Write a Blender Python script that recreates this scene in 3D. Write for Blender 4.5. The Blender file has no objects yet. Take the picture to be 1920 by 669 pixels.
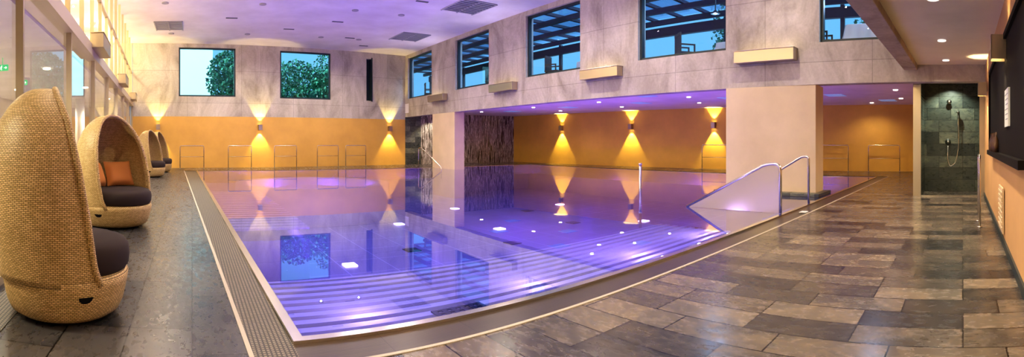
import bpy, math, random
from mathutils import Vector, Matrix
random.seed(7)
D=bpy.data
scene=bpy.context.scene
COL=scene.collection

# ------------------------------------------------------------------ mesh builder
class MB:
    def __init__(s): s.v=[];s.f=[];s.m=[];s.sm=[]
    def add(s,vs,fs,m=0,smooth=False):
        o=len(s.v); s.v+= [tuple(v) for v in vs]
        for f in fs:
            s.f.append(tuple(i+o for i in f)); s.m.append(m); s.sm.append(smooth)
    def box(s,x0,x1,y0,y1,z0,z1,m=0):
        vs=[(x0,y0,z0),(x1,y0,z0),(x1,y1,z0),(x0,y1,z0),(x0,y0,z1),(x1,y0,z1),(x1,y1,z1),(x0,y1,z1)]
        s.add(vs,[(0,3,2,1),(4,5,6,7),(0,1,5,4),(1,2,6,5),(2,3,7,6),(3,0,4,7)],m)
    def prism(s,poly,z0,z1,m=0):
        n=len(poly)
        vs=[(p[0],p[1],z0) for p in poly]+[(p[0],p[1],z1) for p in poly]
        fs=[tuple(range(n-1,-1,-1)),tuple(range(n,2*n))]
        for i in range(n):
            j=(i+1)%n; fs.append((i,j,n+j,n+i))
        s.add(vs,fs,m)
    def lathe(s,prof,seg=40,m=0,cx=0,cy=0,sx=1,sy=1,capt=True,capb=True):
        vs=[];fs=[]
        for r,z in prof:
            for k in range(seg):
                a=2*math.pi*k/seg; vs.append((cx+r*math.cos(a)*sx,cy+r*math.sin(a)*sy,z))
        for i in range(len(prof)-1):
            for k in range(seg):
                k2=(k+1)%seg
                fs.append((i*seg+k,i*seg+k2,(i+1)*seg+k2,(i+1)*seg+k))
        if capb: fs.append(tuple(range(seg-1,-1,-1)))
        if capt: fs.append(tuple((len(prof)-1)*seg+k for k in range(seg)))
        s.add(vs,fs,m,True)
    def tube(s,pts,r,seg=10,m=0,closed=False):
        pts=[Vector(p) for p in pts]; n=len(pts); vs=[];fs=[]
        prev=None
        for i,p in enumerate(pts):
            if closed: t=(pts[(i+1)%n]-pts[i-1]).normalized()
            else:
                a=pts[max(i-1,0)];b=pts[min(i+1,n-1)]; t=(b-a).normalized()
            if prev is None:
                up=Vector((0,0,1)) if abs(t.z)<.9 else Vector((1,0,0))
                u=t.cross(up).normalized()
            else:
                u=(prev-t*prev.dot(t)).normalized()
            prev=u; w=t.cross(u)
            for k in range(seg):
                a=2*math.pi*k/seg
                vs.append(p+u*r*math.cos(a)+w*r*math.sin(a))
        for i in range(n if closed else n-1):
            i2=(i+1)%n
            for k in range(seg):
                k2=(k+1)%seg
                fs.append((i*seg+k,i*seg+k2,i2*seg+k2,i2*seg+k))
        if not closed:
            fs.append(tuple(range(seg-1,-1,-1))); fs.append(tuple((n-1)*seg+k for k in range(seg)))
        s.add(vs,fs,m,True)
    def obj(s,name,mats,parent=None,loc=(0,0,0),rz=0,bevel=0):
        me=D.meshes.new(name); me.from_pydata(s.v,[],s.f); me.update()
        for i,p in enumerate(me.polygons):
            p.material_index=s.m[i]; p.use_smooth=s.sm[i]
        for m in (mats if isinstance(mats,(list,tuple)) else [mats]): me.materials.append(m)
        o=D.objects.new(name,me); COL.objects.link(o)
        o.location=loc; o.rotation_euler=(0,0,rz)
        if parent: o.parent=parent
        if bevel:
            b=o.modifiers.new('bevel','BEVEL'); b.width=bevel; b.segments=2; b.limit_method='ANGLE'
        return o

def rpath(pts,r,n=6):
    pts=[Vector(p) for p in pts]; out=[pts[0]]
    for i in range(1,len(pts)-1):
        a,b,c=pts[i-1],pts[i],pts[i+1]
        d1=(a-b);d2=(c-b); rr=min(r,d1.length*.45,d2.length*.45)
        p1=b+d1.normalized()*rr; p2=b+d2.normalized()*rr
        for k in range(n+1):
            t=k/n; out.append(p1*(1-t)**2+b*2*t*(1-t)+p2*t*t)
    out.append(pts[-1]); return out

def empty(name,loc=(0,0,0),rz=0):
    e=D.objects.new(name,None); COL.objects.link(e); e.location=loc; e.rotation_euler=(0,0,rz); e.empty_display_size=.2
    return e

def light(name,typ,loc,direction,energy,color,parent=None,**k):
    l=D.lights.new(name,typ); l.energy=energy; l.color=color
    for a,b in k.items(): setattr(l,a,b)
    o=D.objects.new(name,l); COL.objects.link(o); o.location=loc
    o.rotation_euler=Vector(direction).to_track_quat('-Z','Y').to_euler()
    if parent: o.parent=parent
    return o

# ------------------------------------------------------------------ materials
def M(name,col=(.8,.8,.8),rough=.5,metal=0,emit=None,es=0):
    m=D.materials.new(name); m.use_nodes=True; nt=m.node_tree; b=nt.nodes['Principled BSDF']
    b.inputs['Base Color'].default_value=(*col,1); b.inputs['Roughness'].default_value=rough; b.inputs['Metallic'].default_value=metal
    if emit: b.inputs['Emission Color'].default_value=(*emit,1); b.inputs['Emission Strength'].default_value=es
    return m
def N(m,t,**k):
    n=m.node_tree.nodes.new(t)
    for a,b in k.items(): setattr(n,a,b)
    return n
def L(m,a,b): m.node_tree.links.new(a,b)
def B(m): return m.node_tree.nodes['Principled BSDF']
def mixc(m,fac,a,b,blend='MIX'):
    n=N(m,'ShaderNodeMix',data_type='RGBA',blend_type=blend)
    for inp,v in ((n.inputs[0],fac),(n.inputs[6],a),(n.inputs[7],b)):
        if isinstance(v,(int,float)): inp.default_value=v
        elif isinstance(v,tuple): inp.default_value=(*v,1)
        else: L(m,v,inp)
    return n.outputs[2]
def objco(m): return N(m,'ShaderNodeTexCoord').outputs['Object']
def noise(m,vec,scale,detail=4,rough=.55,dist=0):
    n=N(m,'ShaderNodeTexNoise'); n.inputs['Scale'].default_value=scale; n.inputs['Detail'].default_value=detail
    n.inputs['Roughness'].default_value=rough; n.inputs['Distortion'].default_value=dist
    L(m,vec,n.inputs['Vector']); return n.outputs['Fac']
def ramp(m,fac,stops):
    r=N(m,'ShaderNodeValToRGB'); L(m,fac,r.inputs[0]); el=r.color_ramp.elements
    while len(el)<len(stops): el.new(.5)
    for e,(p,c) in zip(el,stops): e.position=p; e.color=(*c,1)
    return r.outputs[0]
def bump(m,h,strength,dist=.01,target=None):
    b=N(m,'ShaderNodeBump'); b.inputs['Strength'].default_value=strength; b.inputs['Distance'].default_value=dist
    L(m,h,b.inputs['Height']); L(m,b.outputs[0],(target or B(m).inputs['Normal'])); return b
def brick(m,vec,w,h,mortar,c1,c2,cm,off=.5,freq=2):
    n=N(m,'ShaderNodeTexBrick'); n.offset=off; n.offset_frequency=freq
    n.inputs['Scale'].default_value=1; n.inputs['Brick Width'].default_value=w; n.inputs['Row Height'].default_value=h
    n.inputs['Mortar Size'].default_value=mortar; n.inputs['Mortar Smooth'].default_value=.1
    n.inputs['Color1'].default_value=(*c1,1); n.inputs['Color2'].default_value=(*c2,1); n.inputs['Mortar'].default_value=(*cm,1)
    L(m,vec,n.inputs['Vector']); return n
def swz(m,vec,a,b):
    s=N(m,'ShaderNodeSeparateXYZ'); L(m,vec,s.inputs[0]); c=N(m,'ShaderNodeCombineXYZ')
    L(m,s.outputs[a],c.inputs[0]); L(m,s.outputs[b],c.inputs[1]); return c.outputs[0]
def scl(m,vec,sc):
    n=N(m,'ShaderNodeMapping'); n.inputs['Scale'].default_value=sc; L(m,vec,n.inputs['Vector']); return n.outputs[0]
def vmath(m,op,a,b):
    n=N(m,'ShaderNodeVectorMath',operation=op)
    for i,v in enumerate((a,b)):
        if isinstance(v,tuple): n.inputs[i].default_value=v
        else: L(m,v,n.inputs[i])
    return n

def slate(name,a,b,w=.8,h=.3,c1=(.05,.048,.05),c2=(.30,.25,.20),mort=(.035,.03,.028),off=.37,rough=.32,vein=1.0,mw=.006):
    m=M(name); v=objco(m); bv=swz(m,v,a,b)
    br=brick(m,bv,w,h,mw,c1,c2,mort,off,3)
    rnd=brick(m,bv,w,h,0,(0,0,0),(1,1,1),(0,0,0),off,3)
    sh=vmath(m,'SCALE',rnd.outputs['Color'],(0,0,0)); sh.inputs['Scale'].default_value=23
    vv=vmath(m,'ADD',bv,sh.outputs[0]).outputs[0]
    n1=noise(m,scl(m,vv,(1.0,1.7,1)),1.3,5,.55,1.0)
    n2=noise(m,scl(m,vv,(1,2,1)),9,5,.6,.4)
    c=mixc(m,.9*vein,br.outputs['Color'],ramp(m,n1,[(.28,(.55,.56,.60)),(.46,(.85,.84,.82)),(.51,(1.35,1.24,1.08)),(.55,(.92,.88,.83)),(.64,(1.15,1.06,.95)),(.70,(1.65,1.48,1.24)),(.8,(1.2,1.1,.95))]),'MULTIPLY')
    c=mixc(m,.35,c,ramp(m,n2,[(.3,(.65,.65,.65)),(.55,(1.05,1.03,1.0)),(.8,(1.5,1.4,1.3))]),'MULTIPLY')
    L(m,c,B(m).inputs['Base Color'])
    L(m,ramp(m,n2,[(.3,(rough-.10,)*3),(.8,(rough+.15,)*3)]),B(m).inputs['Roughness'])
    h1=mixc(m,br.outputs['Fac'],n1,(0,0,0)); bump(m,h1,.18,.01)
    return m
def concrete(name,a=0,b=2,w=2.62,h=1.55,tint=(.49,.45,.41)):
    m=M(name,rough=.75); v=objco(m)
    t2=tuple(x*.88 for x in tint)
    br=brick(m,swz(m,v,a,b),w,h,.008,tint,t2,tuple(x*.6 for x in tint),0.0,2)
    n1=noise(m,scl(m,v,(1,1,.45)),1.1,8,.68,.8); n2=noise(m,v,14,4,.6)
    c=mixc(m,.9,br.outputs['Color'],ramp(m,n1,[(.28,(.50,.46,.40)),(.5,(.95,.92,.88)),(.72,(1.3,1.3,1.3))]),'MULTIPLY')
    c=mixc(m,.4,c,ramp(m,n2,[(.3,(.75,.74,.72)),(.7,(1.12,1.12,1.12))]),'MULTIPLY')
    L(m,c,B(m).inputs['Base Color']); bump(m,n2,.15,.01); return m
def plaster(name,col,rough=.7):
    m=M(name,col,rough); v=objco(m); n1=noise(m,v,.9,5,.6); n2=noise(m,v,60,2)
    c=mixc(m,.6,col,ramp(m,n1,[(.3,(.82,.8,.76)),(.7,(1.1,1.1,1.1))]),'MULTIPLY'); L(m,c,B(m).inputs['Base Color']); bump(m,n2,.06,.005); return m
def glassy(name,tint=(1,1,1),f0=.04,rough=0.0,bmp=None):
    """thin sheet: transparent + mirror, mixed by Schlick reflectance (same from both sides)"""
    m=D.materials.new(name); m.use_nodes=True; nt=m.node_tree; nt.nodes.clear()
    o=N(m,'ShaderNodeOutputMaterial'); mx=N(m,'ShaderNodeMixShader'); t=N(m,'ShaderNodeBsdfTransparent'); g=N(m,'ShaderNodeBsdfGlossy')
    ge=N(m,'ShaderNodeNewGeometry'); d=N(m,'ShaderNodeVectorMath',operation='DOT_PRODUCT'); L(m,ge.outputs['Normal'],d.inputs[0]); L(m,ge.outputs['Incoming'],d.inputs[1])
    def mt(op,a,b=None):
        n=N(m,'ShaderNodeMath',operation=op)
        for i,v in enumerate((a,b)):
            if v is None: continue
            if isinstance(v,(int,float)): n.inputs[i].default_value=v
            else: L(m,v,n.inputs[i])
        return n.outputs[0]
    c=mt('ABSOLUTE',d.outputs['Value']); x=mt('SUBTRACT',1.0,c); p=mt('POWER',x,5.0); f=mt('ADD',mt('MULTIPLY',p,1-f0),f0)
    t.inputs['Color'].default_value=(*tint,1); g.inputs['Roughness'].default_value=rough; g.inputs['Color'].default_value=(1,1,1,1)
    L(m,f,mx.inputs[0]); L(m,t.outputs[0],mx.inputs[1]); L(m,g.outputs[0],mx.inputs[2]); L(m,mx.outputs[0],o.inputs[0])
    if bmp:
        v=objco(m); h=noise(m,v,bmp[0],3,.5,.5)
        b=N(m,'ShaderNodeBump'); b.inputs['Strength'].default_value=bmp[1]; b.inputs['Distance'].default_value=.01
        L(m,h,b.inputs['Height']); L(m,b.outputs[0],g.inputs['Normal'])
    return m

m_ceil=plaster('white_ceiling',(.82,.78,.79),.6)
m_lowceil=plaster('cream_ceiling',(.86,.78,.62),.35)
m_conc=concrete('concrete_panels')
m_concb=concrete('concrete_smooth',0,2,40,40,(.46,.39,.31))
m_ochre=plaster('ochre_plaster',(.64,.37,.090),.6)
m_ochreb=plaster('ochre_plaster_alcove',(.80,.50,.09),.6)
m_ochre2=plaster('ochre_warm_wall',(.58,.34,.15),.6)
m_cream=plaster('cream_render',(.66,.53,.36),.6)
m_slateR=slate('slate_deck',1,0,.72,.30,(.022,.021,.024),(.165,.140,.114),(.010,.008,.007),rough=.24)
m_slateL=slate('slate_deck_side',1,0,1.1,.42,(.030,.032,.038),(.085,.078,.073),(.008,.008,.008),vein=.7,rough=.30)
m_slateW=slate('slate_wall',1,2,.6,.3,(.035,.045,.042),(.15,.17,.14),(.02,.02,.02),.5)
m_slateWx=slate('slate_wall_x',0,2,.6,.3,(.035,.045,.042),(.15,.17,.14),(.02,.02,.02),.5)
m_steel=M('brushed_steel',(.72,.68,.62),.22,1)
m_steelp=M('panel_steel',(.60,.53,.43),.35,1)
m_steeld=M('lamp_steel',(.55,.47,.37),.35,1)
m_steelw=M('pool_steel',(.50,.50,.56),.4,.1)
m_dark=M('dark_frame',(.02,.035,.04),.4)
m_black=M('black_panel',(.010,.009,.010),.6); B(m_black).inputs['Specular IOR Level'].default_value=.1
m_white=M('white_plastic',(.8,.8,.78),.4)
m_glass=glassy('window_glass',(.92,.98,1),.03)
m_glassd=glassy('tinted_glass',(.76,.84,1),.04)
m_glassc=glassy('clear_glass',(.98,.98,.96),.04)
m_water=glassy('pool_water',(.44,.46,1.0),.13,0.0,(2.5,.015))
m_cushion=M('dark_brown_fabric',(.030,.017,.015),.9)
m_pillow=M('orange_fabric',(.50,.19,.045),.9)

# mosaic
m_mosaic=M('glass_mosaic',rough=.25); v=objco(m_mosaic)
vv=swz(m_mosaic,v,0,2)
n1=noise(m_mosaic,scl(m_mosaic,vv,(14,.9,1)),1.0,3,.6,.8)
c=ramp(m_mosaic,n1,[(.38,(.03,.022,.018)),(.45,(.20,.16,.12)),(.52,(.95,.88,.78)),(.56,(.10,.075,.06)),(.64,(.45,.38,.32))])
br=brick(m_mosaic,vv,.05,.05,.004,(1,1,1),(.7,.7,.7),(.3,.3,.3))
L(m_mosaic,mixc(m_mosaic,.8,c,br.outputs['Color'],'MULTIPLY'),B(m_mosaic).inputs['Base Color'])
# wicker
m_wick=M('woven_wicker',rough=.5); v=objco(m_wick)
s=N(m_wick,'ShaderNodeSeparateXYZ'); L(m_wick,v,s.inputs[0])
at=N(m_wick,'ShaderNodeMath',operation='ARCTAN2'); L(m_wick,s.outputs[1],at.inputs[0]); L(m_wick,s.outputs[0],at.inputs[1])
mu=N(m_wick,'ShaderNodeMath',operation='MULTIPLY'); L(m_wick,at.outputs[0],mu.inputs[0]); mu.inputs[1].default_value=.48
cb=N(m_wick,'ShaderNodeCombineXYZ'); L(m_wick,mu.outputs[0],cb.inputs[0]); L(m_wick,s.outputs[2],cb.inputs[1])
br=brick(m_wick,cb.outputs[0],.030,.0125,.0020,(.88,.63,.29),(.62,.42,.16),(.15,.085,.025))
L(m_wick,br.outputs['Color'],B(m_wick).inputs['Base Color'])
inv=N(m_wick,'ShaderNodeMath',operation='SUBTRACT'); inv.inputs[0].default_value=1; L(m_wick,br.outputs['Fac'],inv.inputs[1]); bump(m_wick,inv.outputs[0],.8,.01)
# gutter grating
m_grate=M('gutter_grating',rough=.45); v=objco(m_grate)
br=brick(m_grate,v,.028,.028,.006,(.24,.19,.14),(.19,.15,.10),(.02,.017,.013),0)
L(m_grate,br.outputs['Color'],B(m_grate).inputs['Base Color'])
m_gutd=M('gutter_dark',rough=.3); v=objco(m_gutd)
br=brick(m_gutd,v,.6,.02,.003,(.07,.05,.035),(.055,.04,.03),(.02,.014,.012),0)
L(m_gutd,br.outputs['Color'],B(m_gutd).inputs['Base Color'])
# pool floor
m_pfloor=M('pool_floor_steel',rough=.4); v=objco(m_pfloor)
br=brick(m_pfloor,v,1.0,1.0,.012,(.36,.36,.48),(.32,.32,.45),(.65,.65,.8),0)
L(m_pfloor,br.outputs['Color'],B(m_pfloor).inputs['Base Color'])

# ------------------------------------------------------------------ room shell
def wall(name,p0,p1,z0,z1,t,mat,holes=(),zs=()):
    """t>0: thickness goes to the left of p0->p1"""
    L_=math.hypot(p1[0]-p0[0],p1[1]-p0[1]); rz=math.atan2(p1[1]-p0[1],p1[0]-p0[0])
    xs=sorted({0,L_,*[h[0] for h in holes],*[h[1] for h in holes]}); zz=sorted({z0,z1,*[h[2] for h in holes],*[h[3] for h in holes]})
    mb=MB()
    for a,b in zip(xs,xs[1:]):
        for c,d in zip(zz,zz[1:]):
            mx=(a+b)/2;mz=(c+d)/2
            if any(h[0]<mx<h[1] and h[2]<mz<h[3] for h in holes): continue
            mb.box(a,b,min(0,t),max(0,t),c,d)
    return mb.obj(name,mat,loc=(p0[0],p0[1],0),rz=rz)
def window(name,p0,rz,s0,s1,z0,z1,y,glass,fw=.07,depth=.12,mull=()):
    e=empty(name,(p0[0],p0[1],0),rz)
    mb=MB()
    mb.box(s0,s1,y,y+depth,z0,z0+fw);mb.box(s0,s1,y,y+depth,z1-fw,z1)
    mb.box(s0,s0+fw,y,y+depth,z0+fw,z1-fw);mb.box(s1-fw,s1,y,y+depth,z0+fw,z1-fw)
    for q in mull: mb.box(q-.03,q+.03,y,y+depth,z0+fw,z1-fw)
    mb.obj('frame',m_dark,e)
    g=MB(); q=y+depth*.4; g.add([(s0+fw,q,z0+fw),(s1-fw,q,z0+fw),(s1-fw,q,z1-fw),(s0+fw,q,z1-fw)],[(0,1,2,3)]); g.obj('pane',glass,e)
    return e

CZ=5.93
# far wall
P0=(-2.83,23.2);P1=(11.3,24.35); RZF=math.atan2(P1[1]-P0[1],P1[0]-P0[0]); LF=math.hypot(P1[0]-P0[0],P1[1]-P0[1])
wall('wall_far',P0,P1,2.45,CZ,.35,m_conc,[(2.21,4.95,3.41,5.74),(7.17,9.83,3.38,5.73),(11.84,12.15,3.4,5.6)])
lw=wall('wall_far_lower',P0,P1,0,2.45,.35,m_ochre)
window('window_1',P0,RZF,2.21,4.95,3.41,5.74,.04,m_glass)
window('window_2',P0,RZF,7.17,9.83,3.38,5.73,.04,m_glass)
mb=MB(); mb.box(11.8,12.2,.3,.4,3.35,5.65); mb.box(12.12,12.17,-.06,.3,3.36,5.66); mb.obj('window_shutter',m_dark,loc=(P0[0],P0[1],0),rz=RZF)
# right upper wall
Q0=(10.78,-.6);Q1=(11.3,24.35); RZR=math.atan2(Q1[1]-Q0[1],Q1[0]-Q0[0])
wins=[(.5,3.27),(5.72,8.55),(10.9,13.7),(16.1,18.8),(21.15,24.0)]
wh=[(a+.6,b+.6,3.55,5.75) for a,b in wins]
wall('wall_right_upper',Q0,Q1,2.58,CZ,-.35,m_conc,wh)
for i,h in enumerate(wh):
    window('window_%d'%(i+3),Q0,RZR,*h,-.22,m_glassd)
# columns
mb=MB(); mb.box(11.2,11.72,18.9,21,-1.3,2.58); mb.obj('concrete_column',m_cream,bevel=.01)
mb=MB(); mb.box(10.88,11.5,3.36,5.7,-1.3,2.58); mb.obj('concrete_column.001',m_cream,bevel=.01)
mb=MB(); mb.box(10.6,11.62,3.2,5.9,-.05,.07); mb.obj('column_plinth',m_slateW,bevel=.01)
# alcove
wall('wall_alcove_far',(12.25,24.3),(18.6,24.0),0,2.8,.2,m_mosaic)
wall('wall_alcove_slate',(11.3,24.35),(12.25,24.3),0,2.8,.2,m_slateWx)
wall('wall_alcove_back',(20.7,-.5),(18.45,24.2),0,2.8,-.2,m_ochreb)
wall('wall_corridor',(11.3,1.0),(20.8,1.0),0,2.8,.14,m_ochre)
mb=MB(); mb.prism([(10.9,-.7),(20.9,-.7),(18.6,24.5),(11.3,24.5)],2.8,3.3); mb.obj('ceiling_alcove',m_ceil)
# right near wall
wall('wall_right_near',(-2.2,-.5),(11.2,-.5),0,3.0,-.2,m_ochre2)
mb=MB(); mb.box(-2.2,11.2,-.5,-.48,0,.1); mb.obj('baseboard_near',m_dark)
mb=MB(); mb.box(-2.3,10.8,-.7,1.0,2.95,3.15); mb.obj('ceiling_low',m_lowceil)
mb=MB(); mb.box(-2.3,10.8,1.0,1.3,2.84,3.2); mb.box(-2.3,10.8,1.05,1.3,3.2,CZ); mb.obj('beam_concrete',m_concb,bevel=.01)
# main ceiling
mb=MB(); mb.prism([(-2.2,1.0),(11.2,1.0),(11.6,24.6),(-3.4,23.6)],CZ,CZ+.2); mb.obj('ceiling',m_ceil)
# shower
mb=MB(); mb.box(12.4,12.5,-.5,1.0,0,2.8); mb.box(11.3,12.4,.97,1.0,0,2.8); mb.box(11.2,12.4,-.6,-.5,0,2.8); mb.obj('wall_shower',m_slateW)
mb=MB(); mb.box(11.22,11.3,.96,1.14,0,2.6); mb.box(11.15,11.22,-.5,-.38,0,2.58); mb.obj('trim_shower',m_steelp)

# ------------------------------------------------------------------ floors
lx=lambda Y: .70-(Y-3.07)*(.45/17.73)       # inner pool lip
ox=lambda Y: .34-(Y-2.65)*(.69/18.15)       # outer gutter line
PF,PB,PR=3.07,20.8,17.0
mb=MB(); mb.prism([(ox(2.65),-.7),(20.9,-.7),(20.9,2.65),(ox(2.65),2.65)],-.2,0); 
mb.prism([(PR+.4,2.65),(20.9,2.65),(20.9,24.6),(PR+.4,24.6)],-.2,0)
mb.prism([(ox(PB+.3),PB+.3),(PR+.4,PB+.3),(PR+.4,24.6),(ox(PB+.3),23.9)],-.2,0)
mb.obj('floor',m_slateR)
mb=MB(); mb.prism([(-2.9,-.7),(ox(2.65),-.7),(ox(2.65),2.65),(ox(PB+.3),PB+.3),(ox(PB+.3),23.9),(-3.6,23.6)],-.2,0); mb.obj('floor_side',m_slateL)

pool=empty('swimming_pool')
mb=MB()
mb.prism([(ox(2.65),2.65),(ox(2.65)+.03,2.65),(ox(PB)+.03,PB+.3),(ox(PB),PB+.3)],-.1,.006)
mb.box(ox(2.65),PR+.4,2.65,2.68,-.1,.006)
mb.obj('gutter_edge_strip',M('edge_strip',(.46,.40,.32),.4),pool)
mb=MB(); mb.prism([(ox(2.65)+.03,2.68),(lx(PF)-.07,2.68),(lx(PF)-.07,PF-.07),(lx(PB)-.07,PB+.3),(ox(PB)+.03,PB+.3)],-.1,-.012); mb.obj('gutter_grating_side',m_grate,pool)
mb=MB(); mb.box(lx(PF)-.07,PR+.4,2.68,PF-.07,-.1,-.012); mb.box(PR+.07,PR+.4,PF-.07,PB+.3,-.1,-.012);mb.box(lx(PB)-.07,PR+.07,PB+.07,PB+.3,-.1,-.012); mb.obj('gutter_grating_front',m_gutd,pool)
mb=MB()
mb.box(lx(PF)-.07,PR+.07,PF-.07,PF,-.5,.012)
mb.prism([(lx(PF)-.07,PF),(lx(PF),PF),(lx(PB),PB),(lx(PB)-.07,PB)],-.5,.012)
mb.box(lx(PB)-.07,PR+.07,PB,PB+.07,-.5,.004); mb.box(PR,PR+.07,PF,PB,-.5,.004)
mb.obj('overflow_lip',m_steel,pool)
mb=MB()
mb.prism([(lx(PF)-.05,PF-.05),(PR+.05,PF-.05),(PR+.05,PB+.05),(lx(PB)-.05,PB+.05)],-1.4,-1.3); mb.obj('basin_floor',m_pfloor,pool)
mb=MB()
mb.box(lx(PF)-.05,PR+.05,PF-.04,PF-.005,-1.35,-.02); mb.box(0,PR+.05,PB+.005,PB+.04,-1.35,-.02); mb.box(PR+.005,PR+.04,PF,PB,-1.35,-.02)
mb.prism([(lx(PF)-.04,PF),(lx(PF)-.005,PF),(lx(PB)-.005,PB),(lx(PB)-.04,PB)],-1.35,-.02)
mb.obj('basin_walls',m_steelw,pool)
# slatted bench along front
mb=MB()
y=PF+.08
while y<5.6:
    mb.box(lx(y)+.02,8.0,y,y+.10,-.42,-.38); y+=.19
mb.box(.62,8.0,5.6,5.66,-1.3,-.38)
mb.obj('bench_slats',M('slat_steel',(.88,.88,.9),.35),pool)
mb=MB(); mb.box(.62,8,PF,5.62,-.62,-.58); mb.obj('bench_gap_shade',M('bench_dark',(.05,.045,.12),.5),pool)  # dark sheet below the slats; shade of the gaps is put into its colour
# side slat bench
mb=MB(); y=8.6
while y<15:
    mb.box(lx(y)+.02,2.1,y,y+.16,-.32,-.28); y+=.30
mb.box(lx(9),2.1,8.6,15,-1.3,-.5)
mb.obj('side_bench',m_steelw,pool)
# whirlpool ring
mb=MB(); mb.lathe([(2.7,-1.3),(2.7,-.18),(2.2,-.18),(2.2,-.6)],64,0,4.2,16.8,1,1,False,False)
mb.lathe([(1.5,-1.3),(1.5,-.4),(1.35,-.4),(1.35,-1.3)],64,0,4.2,16.8,1,1,False,False); mb.obj('whirlpool_ring',m_steelw,pool)
# floor lights and inlets
m_fl=M('pool_floor_lamp',(1,1,1),.3,0,(1,.75,.9),9)
mb=MB()
for x,yy in ((6.0,8.1),(8.4,11.6),(3.2,9.6),(12.5,9.5),(13.5,14.5),(9.5,16),(6.2,13.8),(8.6,7.2)): mb.box(x-.13,x+.13,yy-.13,yy+.13,-1.3,-1.27)
mb.obj('floor_lamps',m_fl,pool)
mb=MB()
for x,yy in ((7.6,7.5),(9.5,8.2),(5.0,10.4),(10.8,11),(7.5,9.8),(12.3,7.5),(4.4,7.2),(11.4,14)): mb.box(x-.17,x+.17,yy-.17,yy+.17,-1.3,-1.28)
mb.obj('floor_inlets',m_dark,pool)
mb=MB()
for i in range(9):
    x=4.2+i*.45; yy=5.85+ (i%2)*.5
    mb.lathe([(.028,-.9),(.028,-.86)],14,0,x,yy)
for i in range(6): mb.lathe([(.02,-.38),(.02,-.365)],14,0,5.2+i*.5,4.9-(i%2)*.9)
mb.obj('bench_lamps',M('small_pool_lamp',(1,1,1),.3,0,(1,.85,.5),26),pool)
# square drain grid on bench
mb=MB()
for i in range(6):
    mb.box(2.2,2.75,3.75+i*.075,3.78+i*.075,-.378,-.365); mb.box(2.2+i*.1,2.25+i*.1,3.75,4.16,-.378,-.366)
mb.obj('bench_drain',m_dark,pool)
# water
mb=MB(); mb.add([(lx(PF),PF,-.004),(PR,PF,-.004),(PR,PB,-.004),(lx(PB),PB,-.004)],[(0,1,2,3)]); mb.obj('water_surface',m_water,pool)
VIO=(.36,.14,1.0); VIP=(1.0,.26,1.0)
for x,yy,e,cc in ((3,7.5,30,VIO),(6.5,7.5,30,VIO),(3,12,24,VIO),(7,12,20,VIO),(10,10,20,VIO),(3.8,17,75,VIO),(9,17.5,18,VIO),(13.5,7,80,VIP),(14,12,80,VIP),(14,17,80,VIP)):
    light('pool_light','AREA',(x,yy,-1.24),(0,0,1),e,cc,pool,shape='DISK',size=.3)
for x in (1.8,4.2,6.6): light('bench_light','AREA',(x,5.75,-.8),(0,.4,.9),12,VIO,pool,shape='DISK',size=.2)
for x,en in ((1.6,7),(3.6,9),(5.6,13),(7.4,13)): light('bench_light','POINT',(x,4.3,-.2),(0,0,1),en,(1,.65,1),pool,shadow_soft_size=.008)
for yy in (8.0,12,15.5): light('side_light','POINT',(2.6,yy,-.2),(0,0,1),28,VIO,pool,shadow_soft_size=.008)
for x,yy in ((5,8.5),(9,8),(6,11),(10,13),(13,8),(13.5,13)): light('basin_light','POINT',(x,yy,-.5),(0,0,1),14,(.25,.10,1),pool,shadow_soft_size=.008)
for a in range(6): light('whirlpool_light','POINT',(4.2+1.85*math.cos(a*1.047),16.8+1.85*math.sin(a*1.047),-.3),(0,0,1),26,VIO,pool,shadow_soft_size=.008)

# entry stair side panel (stainless)
e=empty('pool_entry_rail',(8.05,3.12,0))
mb=MB()
out=rpath([(0,1.95,0),(0,.28,.86),(0,.02,.86),(0,.02,0)],.16,8)
mb.tube(out,.028)
mb.obj('panel_tube',m_steel,e)
mb=MB(); n=len(out); vs=[(-.012,p.y,p.z) for p in out]+[(.012,p.y,p.z) for p in out]
mb.add(vs,[tuple(range(n)),tuple(range(2*n-1,n-1,-1))])
mb.obj('side_panel',m_steelp,e)
mb=MB(); mb.tube(rpath([(1.5,1.9,-.1),(1.5,1.55,.12),(1.5,.12,.95),(1.5,-.02,.95),(1.5,-.02,0)],.1,6),.024); mb.tube(rpath([(1.42,1.0,0),(1.42,1.0,.48)],.1),.02)
mb.obj('handrail',m_steel,e)
mb=MB()
for i in range(4): mb.box(.03,1.5,.0+i*.38,.38+i*.38,-1.3,-.12-.24*i)
mb.obj('steps',m_steelw,e)
# far rails
e=empty('pool_ladder_rail',(10.5,20.9,0))
mb=MB()
for dx in (0,.95):
    mb.tube(rpath([(dx,.2,0),(dx,.2,.95),(dx,-.1,.95),(dx+.25,-1.6,.1),(dx+.25,-1.6,-.4)],.12),.024)
mb.obj('rails',m_steel,e)
mb=MB(); mb.tube(rpath([(0,0,-1.3),(0,0,.62)],.1),.035,14); mb.lathe([(.035,.62),(.05,.63),(.05,.67),(.0,.68)],14); mb.obj('pool_pole',m_steel,loc=(10.5,8.1,0))

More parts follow.
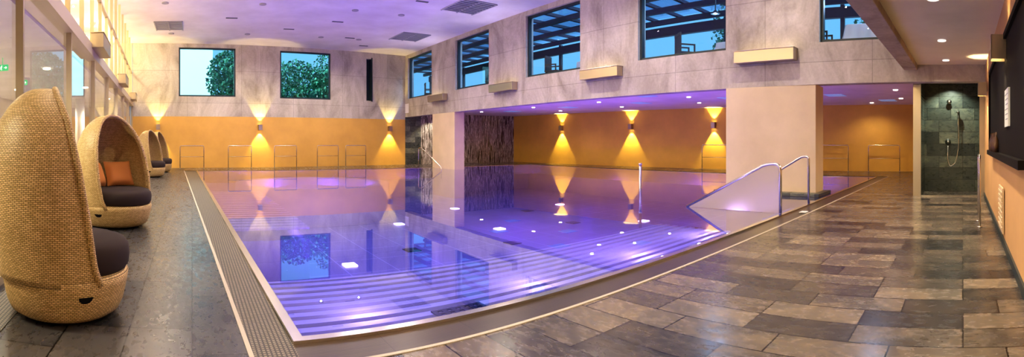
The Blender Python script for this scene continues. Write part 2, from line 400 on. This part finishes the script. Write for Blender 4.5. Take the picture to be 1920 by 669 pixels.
# ------------------------------------------------------------------ left glass wall
gx=lambda Y: -1.65-(Y-4)*.062
GA=(gx(-.6),-.6); GB=(gx(23.2),23.2); RG=math.atan2(GB[1]-GA[1],GB[0]-GA[0]); LG=math.hypot(GB[0]-GA[0],GB[1]-GA[1])
e=empty('window_wall_left',(GA[0],GA[1],0),RG)
mb=MB()
nm=9
for i in range(nm+1):
    s=LG*i/nm; mb.box(s-.025,s+.025,-.02,.06,0,2.95)
for i in range(nm*2+1):
    s=LG*i/(nm*2); mb.box(s-.025,s+.025,0,.08,3.15,CZ)
mb.box(0,LG,-.02,.12,0,.08); mb.box(0,LG,0,.08,4.5,4.56)
mb.obj('mullions',M('bronze_mullion',(.50,.42,.28),.4,.3),e)
mb=MB(); mb.box(0,LG,-.06,.3,2.93,3.15); mb.obj('transom',M('transom_metal',(.6,.5,.35),.4,.3),e)
mb=MB(); mb.add([(0,.04,.08),(LG,.04,.08),(LG,.04,2.93),(0,.04,2.93)],[(0,1,2,3)]); mb.add([(0,.04,3.15),(LG,.04,3.15),(LG,.04,CZ),(0,.04,CZ)],[(0,1,2,3)]); mb.obj('panes',m_glassc,e)
mb=MB(); mb.box(0,LG,-.35,-.1,0,.006); mb.obj('floor_grille',m_grate,e)
# adjoining room behind the glass
mb=MB(); mb.prism([(-7,-1),(gx(-.6)-.15,-1),(gx(23.2)-.2,23.6),(-7,23.6)],-.2,-.01); mb.obj('floor_lounge',M('lounge_floor',(.50,.43,.33),.25))
mb=MB(); mb.prism([(-7,-1),(gx(-.6)-.32,-1),(gx(23.2)-.32,23.6),(-7,23.6)],2.9,3.15); mb.obj('ceiling_lounge',m_ceil)
mb=MB(); mb.box(-7.2,-7,-1,24,0,6.2); mb.box(-7,gx(23.2)-.15,23.3,23.6,0,6.2); mb.box(-7,-2,-1.2,-1,0,6.2); mb.obj('wall_lounge',plaster('lounge_plaster',(.75,.70,.58),.6))
mb=MB(); mb.prism([(-5.0,-1),(-4.9,-1),(-4.9,23.3),(-5.0,23.3)],3.15,6.0); mb.obj('wall_gallery',M('gallery_wall',(.85,.70,.42),.7))
mb=MB(); mb.prism([(-7,-1),(gx(-.6)-.02,-1),(gx(23.2)-.02,23.6),(-7,23.6)],CZ+.01,CZ+.2); mb.obj('ceiling_gallery',m_ceil)
for yy in (3,7,11,15,19,22):
    e2=empty('gallery_lamp',(-3.9,yy,5.8)); mb=MB(); mb.lathe([(.12,0),(.12,.12)],20); mb.obj('housing',m_white,e2)
    light('glow','POINT',(0,0,-.15),(0,0,-1),200,(1,.84,.44),e2,shadow_soft_size=.1)
m_dl=M('downlight_lens',(1,1,1),.5,0,(1,.85,.6),8)
for x in (-3.2,-5.4):
    for yy in (2.5,6.5,10.5,14.5,18.5):
        e2=empty('lounge_downlight',(x,yy,2.87)); mb=MB(); mb.lathe([(.08,0),(.08,.04)],20); mb.obj('lens',m_dl,e2)
        light('beam','SPOT',(0,0,-.03),(0,0,-1),330,(1,.93,.74),e2,spot_size=2.8,spot_blend=.8,shadow_soft_size=.06)
for yy in (5.5,12,18.5):
    mb=MB(); mb.lathe([(.18,-.01),(.18,2.9)],24,0); mb.obj('round_column',m_white,loc=(-4.3,yy,0))
# exit signs
m_green=M('exit_green',(.02,.35,.12),.4,0,(.02,.6,.2),.8); m_ew=M('exit_white',(.9,.9,.9),.4,0,(1,1,1),.8)
for (x,yy,z) in ((-3.96,11,2.66),(-3.62,8.9,2.70)):
    e2=empty('exit_sign',(x,yy,z)); e2.scale=(.6,.6,.6)
    mb=MB(); mb.box(-.2,.2,0,.03,-.1,.1); mb.box(-.01,.01,.01,.02,.1,(2.9-z)/.6); mb.obj('board',m_green,e2)
    mb=MB()
    n=12; mb.add([(-.02+.018*math.cos(6.283*k/n),-.006,.06+.018*math.sin(6.283*k/n)) for k in range(n)],[tuple(range(n))])
    def bar(ax,az,bx,bz,w):
        dx,dz=bx-ax,bz-az;l=math.hypot(dx,dz);px,pz=-dz/l*w,dx/l*w
        mb.add([(ax+px,-.006,az+pz),(ax-px,-.006,az-pz),(bx-px,-.006,bz-pz),(bx+px,-.006,bz+pz)],[(0,1,2,3)])
    bar(-.03,.04,-.05,-.02,.014);bar(-.05,-.02,-.02,-.045,.009);bar(-.02,-.045,-.035,-.085,.008);bar(-.05,-.02,-.085,-.05,.009);bar(-.085,-.05,-.12,-.05,.008)
    bar(-.035,.03,0,.01,.007);bar(-.035,.03,-.08,.015,.007)
    bar(.05,0,.15,0,.01);bar(.15,0,.11,.04,.009);bar(.15,0,.11,-.04,.009)
    mb.obj('pictogram',m_ew,e2)

# ------------------------------------------------------------------ steel uplighter boxes
m_ul=M('uplight_lens',(1,.9,.7),.4,0,(1,.8,.5),1.5)
def upbox(x,y,z,rz,w=1.55,en=115,col=(.88,.78,1.0)):
    e=empty('wall_uplight',(x,y,z),rz)
    mb=MB(); mb.box(-w/2,w/2,.02,.27,-.15,.13); mb.box(-w/2-.01,w/2+.01,.0,.28,.13,.15); mb.obj('housing',m_steeld,e,bevel=.008)
    mb=MB(); mb.box(-w/2+.1,w/2-.1,.05,.2,.15,.157); mb.obj('lens',m_ul,e)
    for dx in (-w*.3,w*.3): light('up_glow','SPOT',(dx,.2,.2),(0,.55,1),en/2,col,e,spot_size=2.0,spot_blend=1,shadow_soft_size=.05)
rx=lambda Y: Q0[0]+(Y-Q0[1])*(Q1[0]-Q0[0])/(Q1[1]-Q0[1])
for yy in (4.58,9.88,14.95,20.3): upbox(rx(yy),yy,3.3,RZR)
for yy in (3.9,9.9,15.75,21.6): upbox(gx(yy)+.02,yy,3.22,RG+math.pi,1.3,45,(1,.85,.7))

# ------------------------------------------------------------------ wall lamps
m_bulb=M('lamp_bulb',(1,1,1),.5,0,(1,.8,.4),30)
def wlamp(x,y,z,rz,e0=150,col=(1,.77,.18)):
    e=empty('wall_lamp',(x,y,z),rz)   # local +y = away from wall
    mb=MB()
    mb.box(-.095,-.088,.02,.20,-.13,.13);mb.box(.088,.095,.02,.20,-.13,.13);mb.box(-.095,.095,.193,.20,-.13,.13);mb.box(-.095,.095,.02,.027,-.13,.13);mb.box(-.03,.03,0,.03,-.04,.04)
    mb.obj('housing',m_steeld,e)
    mb=MB(); mb.box(-.05,.05,.08,.16,-.02,.02); mb.obj('bulb',m_bulb,e)
    light('beam_up','SPOT',(0,.17,.11),(0,-.12,1),e0,col,e,spot_size=1.15,spot_blend=.4,shadow_soft_size=.02)
    light('beam_down','SPOT',(0,.17,-.11),(0,-.12,-1),e0*1.15,col,e,spot_size=1.2,spot_blend=.4,shadow_soft_size=.02)
fy=lambda X: P0[1]+(X-P0[0])*(P1[1]-P0[1])/(P1[0]-P0[0])
for X in (-1.62,3.29,10.32): wlamp(X,fy(X),1.94,RZF+math.pi,260)
rb=math.atan2(24.7,-2.25)
for X,Y in ((18.86,20.03),(19.28,15.4),(19.69,10.9)): wlamp(20.7-(Y+.5)*2.25/24.7,Y,2.0,rb,270)
wlamp(5.3,-.5,2.27,0,18,(1,.8,.45)); wlamp(9.8,-.5,2.3,0,40,(1,.8,.45))

# ------------------------------------------------------------------ towel racks
def rack(x,y,rz,w=1.1,h=1.06,kink=0):
    e=empty('towel_rack',(x,y,0),rz); mb=MB()
    mb.tube(rpath([(-w/2,0,0),(-w/2,0,h),(w/2,0,h),(w/2+kink,0,0)],.06),.017,8)
    mb.tube([(-w/2,.0,.55),(w/2+kink*.45,.0,.55)],.011,6)
    for s in (-w/2,w/2+kink): mb.lathe([(.04,0),(.04,.012)],12,0,s,0)
    mb.obj('frame',m_steel,e)
for X in (-.0,2.24,4.45,6.6,8.1): rack(X,22.7+X*.08,RZF)
for X,Y in ((19.2,10.6),(19.95,5.4),(20.1,3.25)): rack(X,Y,rb,1.3,1.1)
rack(7.5,-.25,0,.55,1.05)

# ------------------------------------------------------------------ ceiling fittings
m_ventg=M('vent_grey',(.35,.35,.38),.5)
def vent(x,y,w,d,rz=0):
    e=empty('ceiling_vent',(x,y,CZ),rz); mb=MB()
    n=9
    for i in range(n): 
        a=-d/2+d*i/n; mb.box(-w/2,w/2,a,a+d/n*.45,-.03,-.005)
    for i in range(3): mb.box(-w/2+i*w/2-.02,-w/2+i*w/2+.02,-d/2,d/2,-.035,-.004)
    mb.obj('slats',m_ventg,e)
    mb=MB(); mb.box(-w/2,w/2,-d/2,d/2,-.004,0); mb.obj('backing',m_dark,e)
vent(-.93,19.8,1.1,1.5);vent(9.4,19.8,1.3,1.6);vent(9.1,14.4,1.3,1.6)
m_lens=M('ceiling_lens',(1,1,1),.5,0,(1,.9,.75),1.4); m_ring=M('grey_ring',(.4,.38,.4),.4)
for X in (-.9,2.4,5.7,9.0):
    for Y in (4.2,8.2,12.2,16.5,21.2):
        if abs(X-9)<.2 and Y>16: X2=X-1.5
        else: X2=X
        e=empty('ceiling_downlight',(X2,Y,CZ)); mb=MB(); mb.lathe([(.10,-.03),(.12,-.03),(.12,0),(.09,0)],20); mb.obj('ring',m_ring,e)
        mb=MB(); mb.lathe([(.09,-.012),(.09,-.004)],20); mb.obj('lens',m_lens,e)
        light('beam','SPOT',(0,0,-.05),(0,0,-1),345 if Y>5 else 260,(1,.86,.66),e,spot_size=2.75,spot_blend=.8,shadow_soft_size=.03)
m_slot=M('slot_grey',(.15,.15,.16),.5)
for i,(X,Y) in enumerate(((-.2,14),(1.5,18.5),(4,20),(7,21),(3.8,10.2),(7.4,14.6),(5.6,18.3),(8.2,22.5))):
    mb=MB(); mb.box(-.22,.22,-.05,.05,-.02,0); mb.obj('ceiling_slot',m_slot,loc=(X,Y,CZ))
# alcove ceiling panels + downlights
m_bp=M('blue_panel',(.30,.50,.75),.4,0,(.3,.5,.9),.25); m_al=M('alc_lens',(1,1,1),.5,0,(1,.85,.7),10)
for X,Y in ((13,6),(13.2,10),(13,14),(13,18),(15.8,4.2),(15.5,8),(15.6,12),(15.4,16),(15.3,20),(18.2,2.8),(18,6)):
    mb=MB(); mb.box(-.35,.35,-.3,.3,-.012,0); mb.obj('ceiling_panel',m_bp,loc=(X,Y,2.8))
for X,Y in ((12.4,4.5),(14.4,9),(14.2,13),(14.2,17),(14.2,21.2),(16.8,10),(16.8,14),(16.8,18),(16.9,5.5),(14.5,2),(17.4,2.2),(12.4,22.6),(12.6,1.9),(19.2,3.6)):
    e=empty('alcove_downlight',(X,Y,2.8)); mb=MB(); mb.lathe([(.07,-.02),(.07,0)],16); mb.obj('lens',m_al,e)
    light('beam','SPOT',(0,0,-.04),(0,0,-1),90,(1,.75,.45),e,spot_size=2.6,spot_blend=.7,shadow_soft_size=.06)
light('mosaic_beam','SPOT',(12.9,23.5,2.7),(-.1,.35,-1),150,(1,.9,.7),None,spot_size=1.6,spot_blend=.6)
light('shower_beam','SPOT',(11.9,.3,2.7),(0.3,0,-1),90,(.9,1,.85),None,spot_size=2.0,spot_blend=.6)
for X in (1.2,3.4,5.8,8.2,10.2):
    e=empty('deck_downlight',(X,.35,2.95)); mb=MB(); mb.lathe([(.07,-.015),(.07,0)],16); mb.obj('lens',m_lens,e)
    light('beam','SPOT',(0,0,-.04),(0,0.12,-1),260,(1,.84,.60),e,spot_size=2.3,spot_blend=.8,shadow_soft_size=.06)

# ------------------------------------------------------------------ wicker cocoon chairs
def interp(tab,z):
    for (a,b),(c,d) in zip(tab,tab[1:]):
        if z<=c:
            t=(z-a)/(c-a); return b+(d-b)*t
    return tab[-1][1]
def chair(x,y,rz,pillows=False,sc=1.0):
    e=empty('cocoon_chair',(x,y,0),rz); e.scale=(sc,sc,1)
    R=[(0,.37),(.1,.43),(.25,.465),(.42,.485),(.7,.505),(.95,.49),(1.15,.455),(1.3,.405),(1.42,.345),(1.52,.27),(1.59,.195),(1.63,.13),(1.66,.05)]
    C=[(0,0),(.42,-.03),(.8,-.08),(1.2,-.12),(1.66,-.16)]
    XR=[(.30,.24),(.42,.20),(.7,.16),(1.1,.09),(1.4,.02),(1.66,-.08)]
    mb=MB(); prof=[(0.30,.03),(.36,.03)]+[(interp(R,z),z) for z in (.06,.12,.2,.27,.32)]+[(.44,.345),(.2,.345)]
    mb.lathe(prof,48); mb.obj('base',m_wick,e)
    mb=MB(); mb.lathe([(.30,0),(.30,.04)],24,0); mb.obj('foot',m_black,e)
    mb=MB(); nz=34;na=36; vs=[];fs=[];rim1=[];rim2=[]
    for i in range(nz+1):
        t=i/nz; z=.29+(1.645-.29)*(1-(1-t)**1.35)
        r=interp(R,z)+.004;c=interp(C,z); q=(interp(XR,max(z,.30))-c)/r
        A=math.acos(max(-.98,min(.995,q)))
        for k in range(na+1):
            a=A+(2*math.pi-2*A)*k/na
            vs.append((c+r*math.cos(a),r*math.sin(a)*.99,z))
        rim1.append(vs[-na-1]); rim2.append(vs[-1])
    for i in range(nz):
        for k in range(na):
            a=i*(na+1)+k; fs.append((a,a+1,a+na+2,a+na+1))
    mb.add(vs,fs,0,True)
    o=mb.obj('shell',m_wick,e); s=o.modifiers.new('solid','SOLIDIFY'); s.thickness=.03; s.offset=-1
    mb=MB(); mb.tube(rim1+rim2[::-1],.024,8); mb.obj('rim',m_wick,e)
    mb=MB(); mb.lathe([(.30,.335),(.41,.345),(.432,.38),(.438,.45),(.43,.51),(.40,.545),(.34,.565),(.0,.575)],40,0,.045,0); mb.obj('seat_cushion',m_cushion,e)
    mb=MB(); n=12
    pts=[]
    for k in range(n+1):
        a=math.pi+math.pi*k/n
        th=-1.25+math.cos(a)*.11; z=.23+math.sin(a)*.045; r=interp(R,z)+.006
        pts.append((r*math.cos(th),r*math.sin(th),z))
    mb.add(pts,[tuple(range(n+1))]); mb.obj('handle_slot',m_black,e)
    if pillows:
        for (px,py,pr,tl) in ((-.20,-.20,.35,.3),(-.18,.22,-.25,.35)):
            mb=MB(); n=10; vs=[];fs=[]
            for sgn in (1,-1):
                for i in range(n+1):
                    for j in range(n+1):
                        u=i/n*2-1;w=j/n*2-1
                        th=.075*((1-u**4)*(1-w**4))**.6
                        sx_=.21*(1-.06*(1-w*w)); sy_=.20*(1-.06*(1-u*u))
                        vs.append((sgn*th,u*sx_*1,w*sy_))
            q=(n+1)**2
            for sgn in (0,1):
                for i in range(n):
                    for j in range(n):
                        a=sgn*q+i*(n+1)+j; f=(a,a+1,a+n+2,a+n+1); fs.append(f if sgn else f[::-1])
            mb.add(vs,fs,0,True); o=mb.obj('pillow',m_pillow,e); o.location=(px,py,.76); o.rotation_euler=(0,-tl,pr)
chair(-.94,3.55,math.radians(14))
chair(-1.14,7.3,math.radians(-38),True,1.14)
chair(-1.42,17.4,math.radians(-25)); chair(-1.30,20.2,math.radians(-20))

# ------------------------------------------------------------------ right wall things
e=empty('serving_hatch',(0,-.5,0)); mb=MB()
mb.box(3.6,8.1,-.02,.04,1.1,2.35); mb.obj('panel',m_black,e)
mb=MB(); mb.box(3.55,8.15,0,.10,1.05,1.12); mb.box(3.55,8.15,0,.07,2.35,2.41); mb.box(8.1,8.16,0,.07,1.12,2.35); mb.obj('frame',m_black,e)
mb=MB()
for k in range(4):
    mb.lathe([(.04,1.12),(.045,1.2),(.03,1.28),(.012,1.33),(.012,1.38)],14,0,6.3+k*.35,.07)
mb.obj('bottles',M('bottle_dark',(.08,.04,.02),.15),e)
e=empty('wall_notice',(4.95,-.44,1.6)); mb=MB(); mb.box(-.2,.2,-.02,.0,-.19,.19); mb.obj('sheet',m_white,e)
mb=MB()
for k in range(6): mb.box(-.15,.15-(k%3)*.04,0,.002,.13-k*.05,.14-k*.05)
mb.obj('print_lines',M('print_grey',(.35,.35,.4),.6),e)
e=empty('wall_vent_cover',(6.1,-.49,.43)); mb=MB(); mb.box(-.3,.3,0,.02,-.27,.27)
for k in range(8): mb.box(-.26,.26,.02,.03,-.23+k*.06,-.2+k*.06)
mb.obj('louvre',M('cream_louvre',(.6,.45,.28),.5),e)
# shower set
e=empty('shower_set',(12.38,.12,0)); mb=MB()
mb.tube([(-.05,0,1.35),(-.05,0,2.05)],.014); mb.box(-.05,0,-.015,.015,1.36,1.39); mb.box(-.05,0,-.015,.015,2.0,2.03)
mb.lathe([(.02,2.02),(.055,1.99),(.055,1.975)],16,0,-.12,0)
mb.tube([(-.05,0,2.0),(-.12,0,2.0)],.012)
hose=[(-.12,0,1.98),(-.13,-.02,1.6),(-.12,-.02,1.1),(-.12,.06,.72),(-.10,.2,.62),(-.08,.26,.8),(-.06,.25,1.15)]
mb.tube(rpath(hose,.2,6),.013,8); 
mb.obj('rail_and_hose',m_steel,e)
mb=MB(); mb.lathe([(.075,0),(.075,.02),(.035,.03),(.035,.07)],20); o=mb.obj('mixer',m_steel,e); o.location=(0,.25,1.25); o.rotation_euler=(0,-math.pi/2,0)
mb=MB(); mb.lathe([(.02,0),(.02,.05),(.06,.07),(.06,.09)],20); o=mb.obj('shower_head',m_steel,e); o.location=(0,.22,2.25); o.rotation_euler=(0,-math.pi/2,0)
mb=MB(); mb.box(8.2,8.36,2.72,2.84,0,.012); mb.obj('depth_marker',m_white)
mb=MB(); mb.box(11.2,11.26,-.38,.96,0,.03); mb.obj('trim_threshold',m_steel)

# ------------------------------------------------------------------ restaurant behind upper windows
mb=MB(); mb.prism([(11.15,-.5),(18,-.5),(18,24.4),(11.65,24.4)],3.3,3.34); mb.obj('floor_restaurant',M('wood_floor',(.10,.06,.04),.4))
e=empty('pergola_roof'); mb=MB()
y=-.4
while y<34: mb.box(11.5,18,y,y+.14,6.5,6.62); y+=1.3
for X in (12.6,14.2,15.8,17.4): mb.box(X-.09,X+.09,-.6,34,6.3,6.5)
mb.box(17.8,18,-.6,34,5.9,6.3)
for i in range(8): mb.box(17.85,18,-.5+i*4.9,-.35+i*4.9,3.3,6.4)
mb.box(17.8,18,-.6,34,4.9,5.0)
mb.obj('beams',M('pergola_wood',(.02,.022,.035),.5),e)
mb=MB(); mb.add([(11.5,-.6,6.75),(18,-.6,6.75),(18,34,6.75),(11.5,34,6.75)],[(0,1,2,3)]); mb.obj('roof_glass',glassy('roof_glass',(.5,.58,.8),.03),e)
mb=MB(); mb.box(18,18.1,-1,34,3.3,4.7); mb.obj('wall_restaurant',M('dim_wall',(.05,.05,.07),.6))
m_rch=M('dark_rattan',(.05,.04,.035),.7); m_linen=M('white_linen',(.8,.8,.82),.8)
def rchair(x,y,rz):
    e=empty('restaurant_chair',(x,y,3.34),rz); mb=MB()
    for a in (-.22,.22):
        for b in (-.22,.22): mb.box(a-.02,a+.02,b-.02,b+.02,0,.44)
    mb.box(-.26,.26,-.26,.26,.42,.48)
    for k in range(7): 
        a=-.24+k*.08; mb.box(a-.03,a+.03,.22+.02*0,.25,.48,.98)
    mb.box(-.26,.26,.215,.26,.93,1.02); mb.box(-.27,-.23,-.2,.25,.66,.70); mb.box(.23,.27,-.2,.25,.66,.70); mb.box(-.27,-.23,-.2,-.16,.48,.66);mb.box(.23,.27,-.2,-.16,.48,.66)
    mb.obj('chair_body',m_rch,e)
def table(x,y):
    e=empty('dining_table',(x,y,3.34)); mb=MB(); mb.lathe([(.25,0),(.25,.03),(.04,.05),(.04,.72)],20); mb.obj('pedestal',m_rch,e)
    mb=MB(); n=48; vs=[];fs=[]
    for i,(s,z) in enumerate(((.0,.755),(.44,.755),(.45,.74),(.47,.5),(.50,.38))):
        for k in range(n):
            a=2*math.pi*k/n; q=1/max(abs(math.cos(a)),abs(math.sin(a))); q=min(q,1.3)
            w=1+(.05*math.sin(a*12) if i>=3 else 0); vs.append((s*q*w*math.cos(a),s*q*w*math.sin(a),z))
    for i in range(4):
        for k in range(n): fs.append((i*n+k,i*n+(k+1)%n,(i+1)*n+(k+1)%n,(i+1)*n+k))
    mb.add(vs,fs,0,True); mb.obj('tablecloth',m_linen,e)
table(12.0,2.4);rchair(12.1,3.55,0);rchair(13.3,2.4,-1.57)
table(12.8,6.4);rchair(12.0,7.6,.9);rchair(11.8,5.5,2.4)
table(12.8,12);rchair(12.0,13.2,.4);rchair(12.0,10.9,2.8)
rchair(12.1,17.2,.6);rchair(12.2,22.0,.5);rchair(12.2,23.2,1.2)
for yy in (2.5,7.5,12.5,17.5):
    e=empty('restaurant_pendant',(13.6,yy,5.3)); mb=MB(); mb.lathe([(.02,1.0),(.02,.12),(.16,0),(.15,-.01)],20,0,0,0,1,1,True,False); mb.obj('shade',m_dark,e)
    light('bulb','POINT',(0,0,-.08),(0,0,-1),60,(.6,.75,1),e,shadow_soft_size=.05)

# ------------------------------------------------------------------ outside, beyond far windows
def leaf_mat(n,c1,c2):
    m=M(n,c1,.7); f=noise(m,objco(m),3,4); L(m,ramp(m,f,[(.35,c1),(.65,c2)]),B(m).inputs['Base Color']); return m
m_leaf=leaf_mat('foliage',(.02,.10,.06),(.12,.40,.24))
m_bark=M('bark',(.06,.045,.03),.9)
def tree(x,y,zc,r,cnt=2600):
    e=empty('garden_tree',(x,y,0)); mb=MB(); mb.lathe([(.25,-.2),(.18,zc*.5),(.1,zc)],12); mb.obj('trunk',m_bark,e)
    mb=MB()
    for k in range(cnt):
        d=Vector((random.gauss(0,1),random.gauss(0,1),random.gauss(0,1))).normalized()*r*(random.random()**.33)
        c=Vector((d.x,d.y,zc+d.z*1.15)); s=.12
        a=Vector((random.gauss(0,1),random.gauss(0,1),random.gauss(0,1))).normalized(); b=a.cross(Vector((random.random(),random.random(),1))).normalized()
        mb.add([c+a*s,c+b*s*.5,c-a*s,c-b*s*.5],[(0,1,2,3)])
    mb.obj('crown',m_leaf,e)
tree(2.3,28.5,4.9,1.5,3500); tree(6.3,29.5,4.1,1.9,3800); tree(8.8,29,3.9,1.9,3800); tree(9.8,31,5.0,2.3); tree(4.4,32,3.6,2.0)
tree(21,9.5,6.2,2.0); tree(22.5,3,6,2.2)
mb=MB(); mb.box(-4,1.4,33,33.3,0,9); mb.obj('building_facade',M('facade',(.80,.98,.95),.7))
mb=MB(); mb.box(-30,40,24.9,80,-.4,-.25); mb.obj('ground_garden',M('lawn',(.05,.12,.05),.9))
light('sun','SUN',(0,60,30),(-.2,.7,-.6),6.5,(.5,.9,1),None,angle=.5)

# world
w=D.worlds.new('dusk_sky'); scene.world=w; w.use_nodes=True
bg=w.node_tree.nodes['Background']; bg.inputs[0].default_value=(.13,.39,.60,1); bg.inputs[1].default_value=1.5

# ------------------------------------------------------------------ camera (cylindrical panorama lens)
cd=D.cameras.new('camera'); cam=D.objects.new('camera',cd); COL.objects.link(cam); scene.camera=cam
cam.location=(0,0,1.26); cam.rotation_euler=(math.pi/2,0,-600/920)
cd.type='PANO'; cd.clip_start=.05; cd.clip_end=300
ok=False
for tgt in (cd,getattr(cd,'cycles',None)):
    if tgt is None: continue
    try:
        tgt.panorama_type='CENTRAL_CYLINDRICAL'
        tgt.central_cylindrical_radius=1.0
        tgt.central_cylindrical_range_u_min=-960/920; tgt.central_cylindrical_range_u_max=960/920
        tgt.central_cylindrical_range_v_min=-404/920; tgt.central_cylindrical_range_v_max=265/920
        ok=True; break
    except Exception as ex: print('PANO fail',ex)
scene.view_settings.view_transform='Standard'
try: scene.view_settings.look='Medium High Contrast'
except Exception as ex: print(ex)
